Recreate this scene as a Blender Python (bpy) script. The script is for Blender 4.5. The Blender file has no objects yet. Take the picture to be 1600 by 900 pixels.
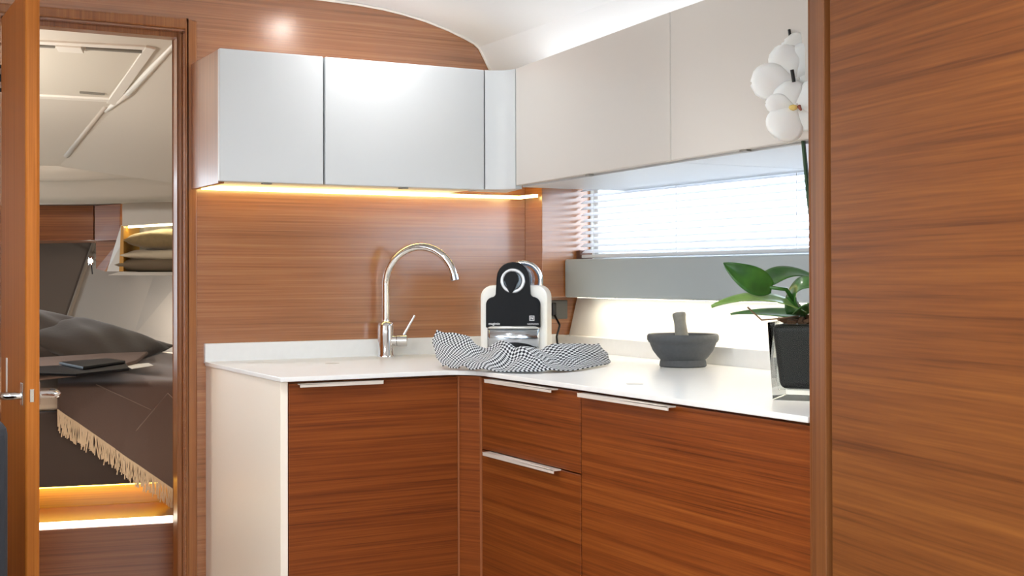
import bpy, bmesh, math, random
from math import sin, cos, pi, radians
from mathutils import Vector, Matrix

# ------------------------------------------------------------------ camera
YAW, PITCH, ROLL, FPX, CY, CAMZ = 0.4977028, 0.00863108, -0.0026218, 2026.46, 414.15, 1.155
sc = bpy.context.scene
COL = sc.collection
fw = Vector((sin(YAW)*cos(PITCH), cos(YAW)*cos(PITCH), sin(PITCH)))
r0 = Vector((cos(YAW), -sin(YAW), 0)); u0 = r0.cross(fw)
CR = r0*cos(ROLL) + u0*sin(ROLL)
CU = -r0*sin(ROLL) + u0*cos(ROLL)
CAM = Vector((0, 0, CAMZ))
cam_d = bpy.data.cameras.new('camera'); cam = bpy.data.objects.new('camera', cam_d); COL.objects.link(cam)
m3 = Matrix((CR, CU, -fw)).transposed()
cam.matrix_world = Matrix.Translation(CAM) @ m3.to_4x4()
cam_d.sensor_width = 36; cam_d.lens = FPX/1600*36
cam_d.shift_y = (CY-450)/1600
cam_d.clip_start = .02
sc.camera = cam

# ------------------------------------------------------------------ world, exposure
w = bpy.data.worlds.new('sky'); sc.world = w; w.use_nodes = True
bg = w.node_tree.nodes['Background']
bg.inputs[0].default_value = (0.77, 0.89, 1.0, 1); bg.inputs[1].default_value = 11.0
sc.view_settings.view_transform = 'Standard'; sc.view_settings.look = 'None'
sc.view_settings.gamma = 1; sc.view_settings.use_curve_mapping = False
sc.view_settings.exposure = -0.7

# ------------------------------------------------------------------ pixel helpers (1600x900 frame)
def ray(px, py): return fw + CR*((px-800)/FPX) + CU*((CY-py)/FPX)
def at(px, py, d): return CAM + ray(px, py)*d
def ony(px, py, y): d = ray(px, py); return CAM + d*(y/d.y)
def onx(px, py, x): d = ray(px, py); return CAM + d*(x/d.x)
def onz(px, py, z): d = ray(px, py); return CAM + d*((z-CAMZ)/d.z)
def onplane(px, py, p, n): d = ray(px, py); return CAM + d*((p-CAM).dot(n)/d.dot(n))

# ------------------------------------------------------------------ materials
def lin(c): return tuple(((v/255+.055)/1.055)**2.4 if v/255 > .04045 else v/255/12.92 for v in c)
def new_mat(name):
    m = bpy.data.materials.new(name); m.use_nodes = True
    return m, m.node_tree.nodes, m.node_tree.links, m.node_tree.nodes['Principled BSDF']
MATS = {}
def plain(name, rgb, rough=.5, metal=0, coat=0, trans=0, ior=1.45, sheen=0, bump=0, bscale=200, var=0):
    if name in MATS: return MATS[name]
    m, n, l, p = new_mat(name)
    c = lin(rgb)
    p.inputs['Base Color'].default_value = (*c, 1)
    p.inputs['Roughness'].default_value = rough
    p.inputs['Metallic'].default_value = metal
    p.inputs['Coat Weight'].default_value = coat
    p.inputs['Coat Roughness'].default_value = .1
    p.inputs['Transmission Weight'].default_value = trans
    p.inputs['IOR'].default_value = ior
    p.inputs['Sheen Weight'].default_value = sheen
    if bump or var:
        tc = n.new('ShaderNodeTexCoord'); nz = n.new('ShaderNodeTexNoise')
        nz.inputs['Scale'].default_value = bscale; nz.inputs['Detail'].default_value = 4
        l.new(tc.outputs['Object'], nz.inputs['Vector'])
        if bump:
            b = n.new('ShaderNodeBump'); b.inputs['Strength'].default_value = bump; b.inputs['Distance'].default_value = .002
            l.new(nz.outputs['Fac'], b.inputs['Height']); l.new(b.outputs[0], p.inputs['Normal'])
        if var:
            mx = n.new('ShaderNodeMix'); mx.data_type = 'RGBA'
            mx.inputs[6].default_value = (*[v*(1-var) for v in c], 1); mx.inputs[7].default_value = (*[min(1, v*(1+var)) for v in c], 1)
            l.new(nz.outputs['Fac'], mx.inputs[0]); l.new(mx.outputs[2], p.inputs['Base Color'])
    MATS[name] = m
    return m
def emit(name, rgb, strength):
    m, n, l, p = new_mat(name)
    p.inputs['Base Color'].default_value = (*lin(rgb), 1)
    p.inputs['Emission Color'].default_value = (*lin(rgb), 1)
    p.inputs['Emission Strength'].default_value = strength
    MATS[name] = m; return m
def teak(name, vertical=False, tone=1.0, rough=.3, coat=.35, dark=(104, 50, 22), mid=(160, 86, 42), light=(188, 112, 62), off=0.0, fine=1.0, cior=1.5, spec=.5, crough=.17):
    m, n, l, p = new_mat(name)
    tc = n.new('ShaderNodeTexCoord')
    def noise(sc_, detail, rgh, dist=0):
        mp = n.new('ShaderNodeMapping'); mp.inputs['Scale'].default_value = sc_; mp.inputs['Location'].default_value = (off, off*.7, off*1.3)
        nz = n.new('ShaderNodeTexNoise'); nz.inputs['Scale'].default_value = 1; nz.inputs['Detail'].default_value = detail
        nz.inputs['Roughness'].default_value = rgh; nz.inputs['Distortion'].default_value = dist
        l.new(tc.outputs['Object'], mp.inputs[0]); l.new(mp.outputs[0], nz.inputs['Vector']); return nz
    a, b = (.9, 150*fine) if not vertical else (150*fine, .9)
    f1 = noise((a, a, b), 5, .6, .1)
    a2, b2 = (.5, 38*fine) if not vertical else (38*fine, .5)
    f2 = noise((a2, a2, b2), 2, .5, .15)
    a3, b3 = (5, 420*fine) if not vertical else (420*fine, 5)
    f3 = noise((a3, a3, b3), 2, .5)
    ad = n.new('ShaderNodeMath'); ad.operation = 'MULTIPLY_ADD'; ad.inputs[1].default_value = .26
    l.new(f2.outputs['Fac'], ad.inputs[0])
    m2 = n.new('ShaderNodeMath'); m2.operation = 'MULTIPLY_ADD'; m2.inputs[1].default_value = .28
    l.new(f3.outputs['Fac'], m2.inputs[0]); 
    m1 = n.new('ShaderNodeMath'); m1.operation = 'MULTIPLY'; m1.inputs[1].default_value = .46
    l.new(f1.outputs['Fac'], m1.inputs[0]); l.new(m1.outputs[0], m2.inputs[2]); l.new(m2.outputs[0], ad.inputs[2])
    cr = n.new('ShaderNodeValToRGB'); e = cr.color_ramp.elements
    s = lambda c: (*[v*tone for v in lin(c)], 1)
    e[0].position = .36; e[0].color = s(dark)
    e[1].position = .66; e[1].color = s(light)
    x = e.new(.5); x.color = s(mid)
    l.new(ad.outputs[0], cr.inputs[0]); l.new(cr.outputs[0], p.inputs['Base Color'])
    p.inputs['Roughness'].default_value = rough
    p.inputs['Coat Weight'].default_value = coat; p.inputs['Coat Roughness'].default_value = crough
    bp = n.new('ShaderNodeBump'); bp.inputs['Strength'].default_value = .06; bp.inputs['Distance'].default_value = .001
    l.new(f1.outputs['Fac'], bp.inputs['Height']); l.new(bp.outputs[0], p.inputs['Normal'])
    p.inputs['Coat IOR'].default_value = cior; p.inputs['Specular IOR Level'].default_value = spec
    MATS[name] = m; return m

TEAK = teak('teak_veneer', cior=1.9, coat=1, rough=.26, dark=(130, 72, 28), mid=(160, 94, 40), light=(178, 114, 56))
TEAK_BASE = teak('teak_veneer_fronts', dark=(88, 38, 10), mid=(122, 59, 19), light=(146, 80, 30), rough=.38, coat=.05, off=3.1, spec=.35)
TEAK_V = teak('teak_solid_upright', True, dark=(118, 70, 34), mid=(148, 90, 46), light=(168, 110, 60), off=1.7)
TEAK_DOOR = teak('teak_door', True, dark=(160, 90, 26), mid=(184, 108, 38), light=(198, 126, 56), rough=.45, coat=0, off=6.6, spec=.2)
TEAK_POST = teak('teak_post', True, dark=(96, 54, 24), mid=(118, 70, 34), light=(134, 84, 44), rough=.42, coat=.05, off=8.1, spec=.3)
TEAK_WALL = teak('teak_bulkhead', dark=(126, 74, 38), mid=(158, 98, 56), light=(180, 122, 76), rough=.22, coat=1.0, off=5.3, cior=1.85, crough=.25)
WHITE_DOOR = plain('satin_grey_white_lacquer', (198, 201, 203), .36, coat=.05)
WARM_DOOR = plain('satin_warm_white_lacquer', (204, 199, 193), .36, coat=.05)
CEIL = plain('white_headliner', (248, 248, 248), .6)
SOLID = plain('white_solid_surface', (236, 236, 235), .28, coat=.1, var=.03, bscale=60)
CREAM = plain('cream_panel', (246, 236, 221), .45)
HULL = plain('white_hull_lining', (240, 239, 234), .5)
LEDGE = plain('pale_grey_laminate', (170, 180, 184), .36)
ALU = plain('brushed_aluminium', (232, 224, 214), .36, metal=.25)
CHROME = plain('chrome', (228, 228, 230), .06, metal=1)
STEEL = plain('polished_steel', (190, 196, 204), .14, metal=1)
BLACK = plain('black_plastic', (18, 19, 22), .3)
GLOSSBLACK = plain('gloss_black_plastic', (10, 12, 17), .45)
GLOSSBLACK.node_tree.nodes['Principled BSDF'].inputs['Specular IOR Level'].default_value = .22
IVORY = plain('ivory_plastic', (244, 242, 236), .3, coat=.3)
DARKGAP = plain('dark_shadow_gap', (40, 24, 14), .7)
STONE = plain('grey_granite', (76, 79, 82), .55, var=.25, bscale=120, bump=.25)
PESTLE = plain('pale_grey_granite', (140, 138, 130), .45, var=.2, bscale=120, bump=.15)
BROWN = plain('brown_upholstery', (84, 74, 66), .85, sheen=.2, bump=.2, bscale=500)
BROWN_D = plain('dark_brown_fabric', (66, 54, 47), .9, sheen=.3, bump=.2, bscale=400)
THROW = plain('taupe_throw_fabric', (98, 78, 68), .8, sheen=.4, bump=.3, bscale=300)
FRINGE = plain('tan_fringe_yarn', (222, 198, 164), .8)
SHEET = plain('beige_sheet', (206, 190, 168), .8)
CHARCOAL = plain('charcoal_upholstery', (46, 48, 54), .85, bump=.2, bscale=400)
CABCEIL = plain('cabin_headliner', (216, 210, 198), .6)

# ------------------------------------------------------------------ mesh builder
class B:
    def __init__(s, M=None): s.v = []; s.f = []; s.M = M or Matrix.Identity(4); s.uv = None
    def add(s, vs, fs):
        o = len(s.v); s.v += [s.M @ Vector(p) for p in vs]; s.f += [tuple(i+o for i in f) for f in fs]; return s
    def box(s, x0, x1, y0, y1, z0, z1):
        vs = [(x, y, z) for z in (z0, z1) for y in (y0, y1) for x in (x0, x1)]
        return s.add(vs, [(0,2,3,1),(4,5,7,6),(0,1,5,4),(2,6,7,3),(0,4,6,2),(1,3,7,5)])
    def prism(s, poly, z0, z1):            # plan polygon (counter-clockwise) extruded in z
        n = len(poly); vs = [(x, y, z0) for x, y in poly] + [(x, y, z1) for x, y in poly]
        return s.add(vs, [tuple(range(n))[::-1], tuple(range(n, 2*n))] + [(i, (i+1) % n, (i+1) % n+n, i+n) for i in range(n)])
    def extr(s, poly, vec):                # 3-D polygon extruded along a vector
        n = len(poly); vec = Vector(vec); vs = [Vector(p) for p in poly] + [Vector(p)+vec for p in poly]
        return s.add(vs, [tuple(range(n))[::-1], tuple(range(n, 2*n))] + [(i, (i+1) % n, (i+1) % n+n, i+n) for i in range(n)])
    def tube(s, pts, rad, n=12, cap=True):
        pts = [Vector(p) for p in pts]; R = rad if isinstance(rad, (list, tuple)) else [rad]*len(pts)
        rings = []; ref = None
        for i, p in enumerate(pts):
            t = (pts[min(i+1, len(pts)-1)] - pts[max(i-1, 0)]).normalized()
            if ref is None:
                ref = Vector((0, 0, 1)) if abs(t.z) < .9 else Vector((1, 0, 0))
                ref = (ref - t*ref.dot(t)).normalized()
            else: ref = (ref - t*ref.dot(t)).normalized()
            bb = t.cross(ref)
            rings.append([p + (ref*cos(2*pi*k/n) + bb*sin(2*pi*k/n))*R[i] for k in range(n)])
        vs = [q for r in rings for q in r]; fs = []
        for i in range(len(pts)-1):
            for k in range(n): fs.append((i*n+k, i*n+(k+1) % n, (i+1)*n+(k+1) % n, (i+1)*n+k))
        if cap: fs += [tuple(range(n))[::-1], tuple(range(len(vs)-n, len(vs)))]
        return s.add(vs, fs)
    def lathe(s, prof, c=(0, 0, 0), n=32):  # (r, z) profile round the z axis
        c = Vector(c); vs = [c + Vector((r*cos(2*pi*k/n), r*sin(2*pi*k/n), z)) for r, z in prof for k in range(n)]
        fs = [(i*n+k, i*n+(k+1) % n, (i+1)*n+(k+1) % n, (i+1)*n+k) for i in range(len(prof)-1) for k in range(n)]
        if prof[0][0] > 1e-5: fs.append(tuple(range(n))[::-1])
        if prof[-1][0] > 1e-5: fs.append(tuple(range(len(vs)-n, len(vs))))
        return s.add(vs, fs)
    def grid(s, fn, nu, nv):
        vs = [fn(i/nu, j/nv) for j in range(nv+1) for i in range(nu+1)]
        return s.add(vs, [(j*(nu+1)+i, j*(nu+1)+i+1, (j+1)*(nu+1)+i+1, (j+1)*(nu+1)+i) for j in range(nv) for i in range(nu)])
    def build(s, name, mat, parent=None, smooth=False, bevel=0, seg=2, solid=0, subsurf=0, origin=None, uvfn=None):
        vs = s.v
        if parent is not None: o = WP[parent.name]
        elif origin is not None: o = Vector(origin)
        else:
            o = Vector(((min(p.x for p in vs)+max(p.x for p in vs))/2, (min(p.y for p in vs)+max(p.y for p in vs))/2, min(p.z for p in vs)))
        me = bpy.data.meshes.new(name); me.from_pydata([tuple(p-o) for p in vs], [], s.f)
        bm = bmesh.new(); bm.from_mesh(me); bmesh.ops.remove_doubles(bm, verts=bm.verts, dist=1e-6)
        bmesh.ops.recalc_face_normals(bm, faces=bm.faces); bm.to_mesh(me); bm.free()
        me.materials.append(mat)
        ob = bpy.data.objects.new(name, me); COL.objects.link(ob)
        if parent is not None: ob.parent = parent; WP[ob.name] = WP[parent.name]
        else: ob.location = o; WP[ob.name] = o
        if smooth:
            me.polygons.foreach_set('use_smooth', [True]*len(me.polygons))
            if smooth is not True: me.set_sharp_from_angle(angle=radians(smooth))
        if solid:
            md = ob.modifiers.new('solid', 'SOLIDIFY'); md.thickness = solid; md.offset = 0
        if bevel:
            md = ob.modifiers.new('bevel', 'BEVEL'); md.width = bevel; md.segments = seg; md.limit_method = 'ANGLE'; md.angle_limit = radians(35)
        if subsurf:
            md = ob.modifiers.new('sub', 'SUBSURF'); md.levels = subsurf; md.render_levels = subsurf
        return ob
WP = {}
def thing(name, label, cat, loc, group=None):
    o = bpy.data.objects.new(name, None); COL.objects.link(o); o.location = loc; WP[o.name] = Vector(loc)
    o.empty_display_size = .05
    o['label'] = label; o['category'] = cat
    if group: o['group'] = group
    return o
def tag(o, label, cat, group=None):
    o['label'] = label; o['category'] = cat
    if group: o['group'] = group
    return o
def struct(o, label=None):
    o['kind'] = 'structure'
    if label: o['label'] = label
    return o
def area(name, loc, size, power, rgb, rot=(0, 0, 0), size_y=None, spread=pi, shape=None):
    d = bpy.data.lights.new(name, 'AREA'); d.energy = power; d.color = rgb; d.size = size
    d.shape = shape or ('RECTANGLE' if size_y else 'DISK')
    if size_y: d.size_y = size_y
    d.spread = spread
    o = bpy.data.objects.new(name, d); COL.objects.link(o); o.location = loc; o.rotation_euler = rot
    return o

# ------------------------------------------------------------------ setting: galley and saloon
YW = 3.585; ZC = .92
struct(B().box(-1.7, 2.3, -1.9, 6.7, -.05, 0).build('floor', teak('pale_bounce_sole', dark=(176, 160, 140), mid=(196, 182, 162), light=(210, 198, 180), off=9)), 'unseen cabin sole, kept pale to bounce light')  # sole is out of view; pale tone chosen to bounce light upward

# bulkhead with door opening (.44 .. .918 wide, 1.836 high)
wb = B().box(-1.7, .44, YW, YW+.083, 0, 2.06).box(.44, .918, YW, YW+.083, 1.836, 2.06).box(.918, 2.35, YW, YW+.083, 0, 2.06)
struct(wb.build('wall_back', TEAK_WALL), 'teak veneered bulkhead behind the galley')

prof = [(-1.7, 1.968), (1.2, 1.968), (1.32, 1.9675), (1.432, 1.964), (1.51, 1.958), (1.577, 1.949), (1.65, 1.935), (1.726, 1.914), (1.785, 1.893), (1.815, 1.880), (1.832, 1.867),
        (1.845, 1.845), (1.858, 1.822), (1.870, 1.800), (1.885, 1.77), (1.90, 1.752), (2.4, 1.752)]
n = len(prof)
cb = B(); y0, y1 = -1.9, YW
cb.add([(x, y0, z) for x, z in prof] + [(x, y1, z) for x, z in prof], [(i, i+1, i+1+n, i+n) for i in range(n-1)])
cb.box(-1.7, 2.4, y0, y1, 2.07, 2.09)
struct(cb.build('ceiling', CEIL, smooth=16), 'white vaulted headliner with cove over the lockers')
# bright edge moulding where headliner meets the bulkhead
path = [(x, YW-.004, z-.004) for x, z in prof[1:14]]
struct(B().tube(path, .004, 8).build('trim_1', plain('white_edge_bead', (246, 238, 230), .4), smooth=True), 'white bead along the curved headliner edge')

# door casing
t = B()
t.box(.922, .950, YW-.009, YW, 0, 1.866).box(.4, .922, YW-.009, YW, 1.841, 1.866)
struct(t.build('trim_2', TEAK_V, bevel=.004), 'teak casing round the cabin doorway')
t = B().box(.905, .918, YW+.03, YW+.083, 0, 1.836).box(.44, .905, YW+.03, YW+.083, 1.823, 1.836)
struct(t.build('trim_3', TEAK_V, bevel=.002), 'teak door stop lining the cabin doorway')

# hull side below the ledge, above the window and beside the window
hp = [(2.122, 0), (2.122, .965), (2.152, .967), (2.186, 1.1), (2.30, 1.1), (2.30, 0)]
struct(B().extr([(x, 1.5, z) for x, z in hp], (0, YW-1.5-.008, 0)).build('wall_right', HULL), 'white hull lining behind the worktop')
hw = B().box(2.17, 2.3, 1.5, YW, 1.46, 2.06).box(2.17, 2.3, 3.47, YW, 1.1, 1.46).box(2.17, 2.3, 1.4, 1.72, 1.1, 1.46).box(2.2, 2.3, -1.9, 1.4, 0, 2.06)
struct(hw.build('wall_right', HULL), 'hull lining around the galley window')
# window
win = struct(B().box(2.18, 2.215, 1.72, 3.47, 1.19, 1.225).box(2.18, 2.215, 1.72, 3.47, 1.435, 1.46).box(2.18, 2.215, 1.72, 1.745, 1.225, 1.435).box(2.18, 2.215, 3.445, 3.47, 1.225, 1.435)
   .build('window_1', plain('white_window_frame', (240, 240, 238), .4), bevel=.003), 'long low hull window behind the blind')
gm, gn, gl, gp = new_mat('window_glass')
tr = gn.new('ShaderNodeBsdfTransparent'); gs = gn.new('ShaderNodeBsdfGlossy'); gs.inputs['Roughness'].default_value = .02
mix = gn.new('ShaderNodeMixShader'); mix.inputs[0].default_value = .06
gl.new(tr.outputs[0], mix.inputs[1]); gl.new(gs.outputs[0], mix.inputs[2]); gl.new(mix.outputs[0], gn['Material Output'].inputs[0])
B().box(2.196, 2.200, 1.745, 3.445, 1.225, 1.435).build('pane', gm, win)
# column beside the window
struct(B().box(1.995, 2.17, 3.477, YW, 1.089, 1.752).build('trim_4', TEAK, bevel=.002), 'teak column between backsplash and window')
struct(B().box(2.118, 2.165, 3.455, 3.477, 1.207, 1.235).build('trim_5', plain('dark_teak_block', (96, 58, 40), .5), bevel=.002), 'small dark teak block at the foot of the blind')
# saloon side with long windows, aft end open to the cockpit glazing
sw = B().box(-1.7, -1.62, -1.9, YW, 0, 1.15).box(-1.7, -1.62, -1.9, YW, 1.7, 2.06).box(-1.7, -1.62, 2.2, YW, 1.15, 1.7).box(-1.7, -1.62, .2, .35, 1.15, 1.7)
struct(sw.build('wall_left', CREAM), 'saloon side with long windows')
sb = B().box(-1.7, 2.3, -1.9, -1.82, 0, .9).box(1.2, 2.3, -1.9, -1.82, .9, 2.06).box(-1.7, -.9, -1.9, -1.82, .9, 2.06)
struct(sb.build('wall_front', CREAM), 'saloon end below the cockpit glazing')

# ------------------------------------------------------------------ worktop and base units
XF, YF = 1.464, 2.919
wt = thing('worktop', 'white L-shaped worktop with low upstand over the teak base cabinets', 'worktop', (1.3, 3.2, .909))
poly = [(.97, 3.572), (.97, YF), (1.405, YF), (1.428, 2.912), (1.447, 2.895), (1.458, 2.872), (XF, 2.845), (XF, 1.6645), (2.122, 1.6645), (2.122, 3.572)]
B().prism(poly, .909, ZC).build('slab', SOLID, wt, bevel=.0015)
B().box(.97, 2.105, 3.570, YW, ZC-.005, .970).build('upstand', SOLID, wt, bevel=.0015)
B().box(2.106, 2.122, 1.675, 3.585, ZC-.005, .968).build('upstand', SOLID, wt, bevel=.0015)
GREYCAP = plain('pale_grey_cap', (206, 202, 196), .4)
for (px, py) in ((519, 568), (992, 600)):
    p = onz(px, py, ZC)
    bb = B(Matrix.Translation(p)); bb.lathe([(.019, -.002), (.019, .0006), (.016, .0012)], n=24)
    bb.build('lid_pull', GREYCAP, wt)

ep = B().box(.976, .994, 2.936, YW, 0, .909).build('end_panel', CREAM, bevel=.001)
tag(ep, 'cream gable panel closing the doorway end of the galley units', 'panel')

def handle_y(parent, x0, x1, yf, z):        # edge pull on a front facing -y
    B().box(x0, x1, yf-.020, yf+.002, z-.0015, z+.0015).box(x0, x1, yf-.020, yf-.017, z-.007, z+.0015).build('handle', ALU, parent, bevel=.0007)
def handle_x(parent, y0, y1, xf, z):
    B().box(xf-.020, xf+.002, y0, y1, z-.0015, z+.0015).box(xf-.020, xf-.017, y0, y1, z-.007, z+.0015).build('handle', ALU, parent, bevel=.0007)

PL = plain('dark_plinth', (60, 40, 28), .6)
c = thing('base_cabinet', 'teak sink cabinet with one tall door beside the cream gable', 'cabinet', (1.215, 3.25, 0))
B().box(.995, 1.44, 2.957, 3.569, .1, .905).build('body', TEAK_BASE, c)
B().box(.995, 1.44, 3.0, 3.5, 0, .1).build('plinth', PL, c)
d = B().box(.996, 1.438, 2.936, 2.955, .11, .903).build('door', TEAK_BASE, c, bevel=.0012)
handle_y(d, 1.018, 1.229, 2.936, .9015)

c = thing('corner_filler', 'narrow teak corner panel between sink cabinet and drawers', 'panel', (1.46, 2.92, 0))
B().prism([(1.441, 2.940), (1.476, 2.884), (1.53, 2.884), (1.53, 2.955), (1.441, 2.957)], .1, .905).build('panel', TEAK_BASE, c)
EDGE = plain('pale_teak_edging', (158, 96, 60), .4)
B().box(1.4385, 1.4425, 2.934, 2.9385, .11, .904).build('edging', EDGE, c)
B().box(1.4745, 1.479, 2.8805, 2.885, .11, .904).build('edging', EDGE, c)

c = thing('base_cabinet', 'teak drawer cabinet with two stacked drawers in the galley corner', 'cabinet', (1.8, 2.64, 0))
B().box(1.498, 2.10, 2.409, 2.879, .1, .905).build('body', TEAK_BASE, c)
B().box(1.55, 2.10, 2.409, 2.879, 0, .1).build('plinth', PL, c)
d = B().box(1.478, 1.497, 2.411, 2.879, .7255, .903).build('drawer', TEAK_BASE, c, bevel=.0012)
handle_x(d, 2.506, 2.828, 1.478, .9015)
d = B().box(1.478, 1.497, 2.411, 2.879, .11, .7225).build('drawer', TEAK_BASE, c, bevel=.0012)
handle_x(d, 2.495, 2.838, 1.478, .722)

c = thing('base_cabinet', 'wide teak cabinet with one large front under the orchid', 'cabinet', (1.8, 2.04, 0))
B().box(1.498, 2.10, 1.67, 2.407, .1, .905).build('body', TEAK_BASE, c)
B().box(1.55, 2.10, 1.69, 2.407, 0, .1).build('plinth', PL, c)
d = B().box(1.478, 1.497, 1.6655, 2.4065, .11, .903).build('door', TEAK_BASE, c, bevel=.0012)
handle_x(d, 2.057, 2.391, 1.478, .9015)

# ------------------------------------------------------------------ tall cabinet with angled panel on the right
c = thing('tall_cabinet', 'full-height teak cabinet with upright post beside the worktop', 'cabinet', (1.75, 1.3, 0))
P0 = Vector((1.4415, 1.5885)); ang = radians(10.5); dv = Vector((-sin(ang), -cos(ang))); nv = Vector((cos(ang), -sin(ang)))
def pp(t_, s_): q = P0 + dv*t_ + nv*s_; return (q.x, q.y)
B().prism([pp(.01, .022), pp(1.25, .022), (1.95, pp(1.25, 0)[1]), (2.12, 1.655), (1.50, 1.655)], 0, 1.745).build('body', TEAK_V, c)
B().prism([pp(.01, .022), pp(1.25, .022), pp(1.25, .14), (1.60, 1.655), (1.50, 1.655)], 1.745, 1.935).build('top_panel', TEAK_V, c)
B().prism([pp(.008, 0), pp(1.25, 0), pp(1.25, .02), pp(.008, .02)], .06, 1.94).build('front_panel', teak('teak_veneer_tall', dark=(88, 46, 16), mid=(118, 67, 28), light=(138, 84, 36), rough=.46, coat=0, off=7.7, fine=.55, spec=.25), c, bevel=.001)
B().prism([pp(.004, .012), pp(.009, .012), pp(.009, .03), pp(.004, .03)], 0, 1.945).build('gap', DARKGAP, c)
B().prism([(1.4705, 1.663), (1.459, 1.6545), (1.459, 1.644), (1.452, 1.641), (1.441, 1.597), (1.46, 1.591), (1.51, 1.60), (1.515, 1.663)], 0, 1.95).build('post', TEAK_POST, c, bevel=.0015)

# ------------------------------------------------------------------ wall lockers
def catch(parent, p, along):
    bb = B(Matrix.Translation(p) @ Matrix.Rotation(along, 4, 'Z'))
    bb.box(-.013, .013, -.004, .008, -.004, 0); bb.build('catch', plain('grey_catch', (120, 116, 110), .4), parent, bevel=.001)
ZB, ZT = 1.402, 1.745
c = thing('wall_locker', 'short pale grey wall locker with teak side nearest the doorway', 'cabinet', (1.07, 3.44, ZB), 'wall lockers over the sink')
B().box(.934, .950, 3.311, YW, ZB-.004, ZT).build('side_panel', TEAK_V, c, bevel=.001)
B().box(.950, 1.216, 3.311, YW, ZB+.004, ZT).build('body', WHITE_DOOR, c)
d = B().box(.932, 1.2135, 3.290, 3.309, ZB, ZT).build('door', WHITE_DOOR, c, bevel=.0025)
catch(d, Vector((1.059, 3.296, ZB)), 0)
c = thing('wall_locker', 'wide pale grey wall locker over the faucet', 'cabinet', (1.46, 3.44, ZB), 'wall lockers over the sink')
B().box(1.2165, 1.70, 3.311, YW, ZB+.004, ZT).build('body', WHITE_DOOR, c)
d = B().box(1.2190, 1.6985, 3.290, 3.309, ZB, ZT).build('door', WHITE_DOOR, c, bevel=.0025)
catch(d, Vector((1.45, 3.296, ZB)), 0)
c = thing('corner_filler', 'pale grey corner panel between the two rows of wall lockers', 'panel', (1.75, 3.3, ZB))
B().prism([(1.7025, 3.292), (1.730, 3.284), (1.752, 3.270), (1.764, 3.250), (1.768, 3.232), (1.79, 3.234), (1.83, 3.4), (1.7025, 3.4)], ZB+.002, ZT).build('panel', WHITE_DOOR, c, smooth=30)
ZB2 = 1.412
RA, RB, RC = Vector((1.7665, 3.2285)), Vector((1.6915, 2.372)), Vector((1.652, 1.69))
def rdoor(name_label, a, b, catch_px=None, cat_t=.4):
    dd = (b-a).normalized(); nn = Vector((-dd.y, dd.x))
    if nn.x < 0: nn = -nn
    c = thing('wall_locker', name_label, 'cabinet', ((a.x+b.x)/2+.2, (a.y+b.y)/2, ZB2), 'wall lockers over the window')
    a2, b2 = a+dd*.0015, b-dd*.0015
    f = lambda p, s: tuple(p+nn*s)
    d = B().prism([f(a2, 0), f(b2, 0), f(b2, .019), f(a2, .019)], ZB2, ZT).build('door', WARM_DOOR, c, bevel=.0025)
    B().prism([f(a2, .021), f(b2, .021), (2.165, b2.y), (2.165, min(a2.y, 3.46))], ZB2-.004, ZT-.003).build('body', WHITE_DOOR, c)
    m_ = a.lerp(b, cat_t) + nn*.006
    catch(d, Vector((m_.x, m_.y, ZB2)), math.atan2(dd.y, dd.x))
rdoor('warm white wall locker above the mortar, next to the corner', RA, RB, cat_t=.52)
rdoor('warm white wall locker behind the orchid flowers', RB, RC)

# warm light strip under the sink lockers
led = tag(B().box(.955, 1.96, 3.535, 3.552, ZB-.006, ZB+.003).box(1.948, 1.96, 3.44, 3.535, ZB-.006, ZB+.003).build('light_strip', emit('led_amber', (255, 232, 150), 13)), 'amber light strip under the wall lockers over the sink', 'light strip')
led2 = tag(B().box(1.80, 1.812, 1.75, 3.3, ZT+.001, ZT+.007).build('light_strip', emit('led_cove', (250, 250, 250), 8)), 'white light strip on top of the window-side lockers', 'light strip')

tag(B().box(.96, 1.69, 3.48, 3.492, ZT+.001, ZT+.007).build('light_strip', emit('led_added_uplight', (255, 248, 240), 13)), 'added unseen uplight strip on the sink lockers, brightening the bulkhead', 'light strip')  # added uplight, hidden from view, to brighten bulkhead and headliner
tag(B().box(-1.62, -1.605, -1.7, 2.1, 1.80, 1.815).build('light_strip', emit('led_saloon_fill', (255, 250, 244), 30)), 'added unseen light strip along the saloon side, brightening the headliner', 'light strip')  # strip added out of view to lift the headliner brightness
# ------------------------------------------------------------------ ledge, blind
lg = B().extr([(2.075, 3.476, 1.089), (2.075, 3.476, 1.207), (2.175, 3.476, 1.207), (2.175, 3.476, 1.101), (2.16, 3.476, 1.089)], (0, -1.79, 0)).build('window_ledge', LEDGE, bevel=.006, seg=3)
tag(lg, 'pale grey boxed ledge running under the window', 'ledge')
led3 = tag(B().box(2.10, 2.135, 1.72, 3.44, 1.0878, 1.0892).build('light_strip', emit('led_warm', (255, 240, 214), 16)), 'warm light strip under the window ledge', 'light strip')

sm, sn, sl, sp = new_mat('white_blind_slat')
sp.inputs['Base Color'].default_value = (.86, .87, .9, 1); sp.inputs['Roughness'].default_value = .4
trl = sn.new('ShaderNodeBsdfTranslucent'); trl.inputs[0].default_value = (.9, .9, .92, 1)
mx = sn.new('ShaderNodeMixShader'); mx.inputs[0].default_value = .5
sl.new(sp.outputs[0], mx.inputs[1]); sl.new(trl.outputs[0], mx.inputs[2]); sl.new(mx.outputs[0], sn['Material Output'].inputs[0])
bl = thing('venetian_blind', 'white slatted venetian blind covering the long window', 'blind', (2.135, 2.6, 1.21))
BX = 2.136
B().box(BX-.013, BX+.013, 1.74, 3.468, 1.437, 1.458).build('head_rail', plain('blind_rail', (236, 237, 240), .4), bl, bevel=.002)
B().box(BX-.011, BX+.011, 1.75, 3.462, 1.211, 1.221).build('bottom_rail', MATS['blind_rail'], bl, bevel=.002)
me0 = None
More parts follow.
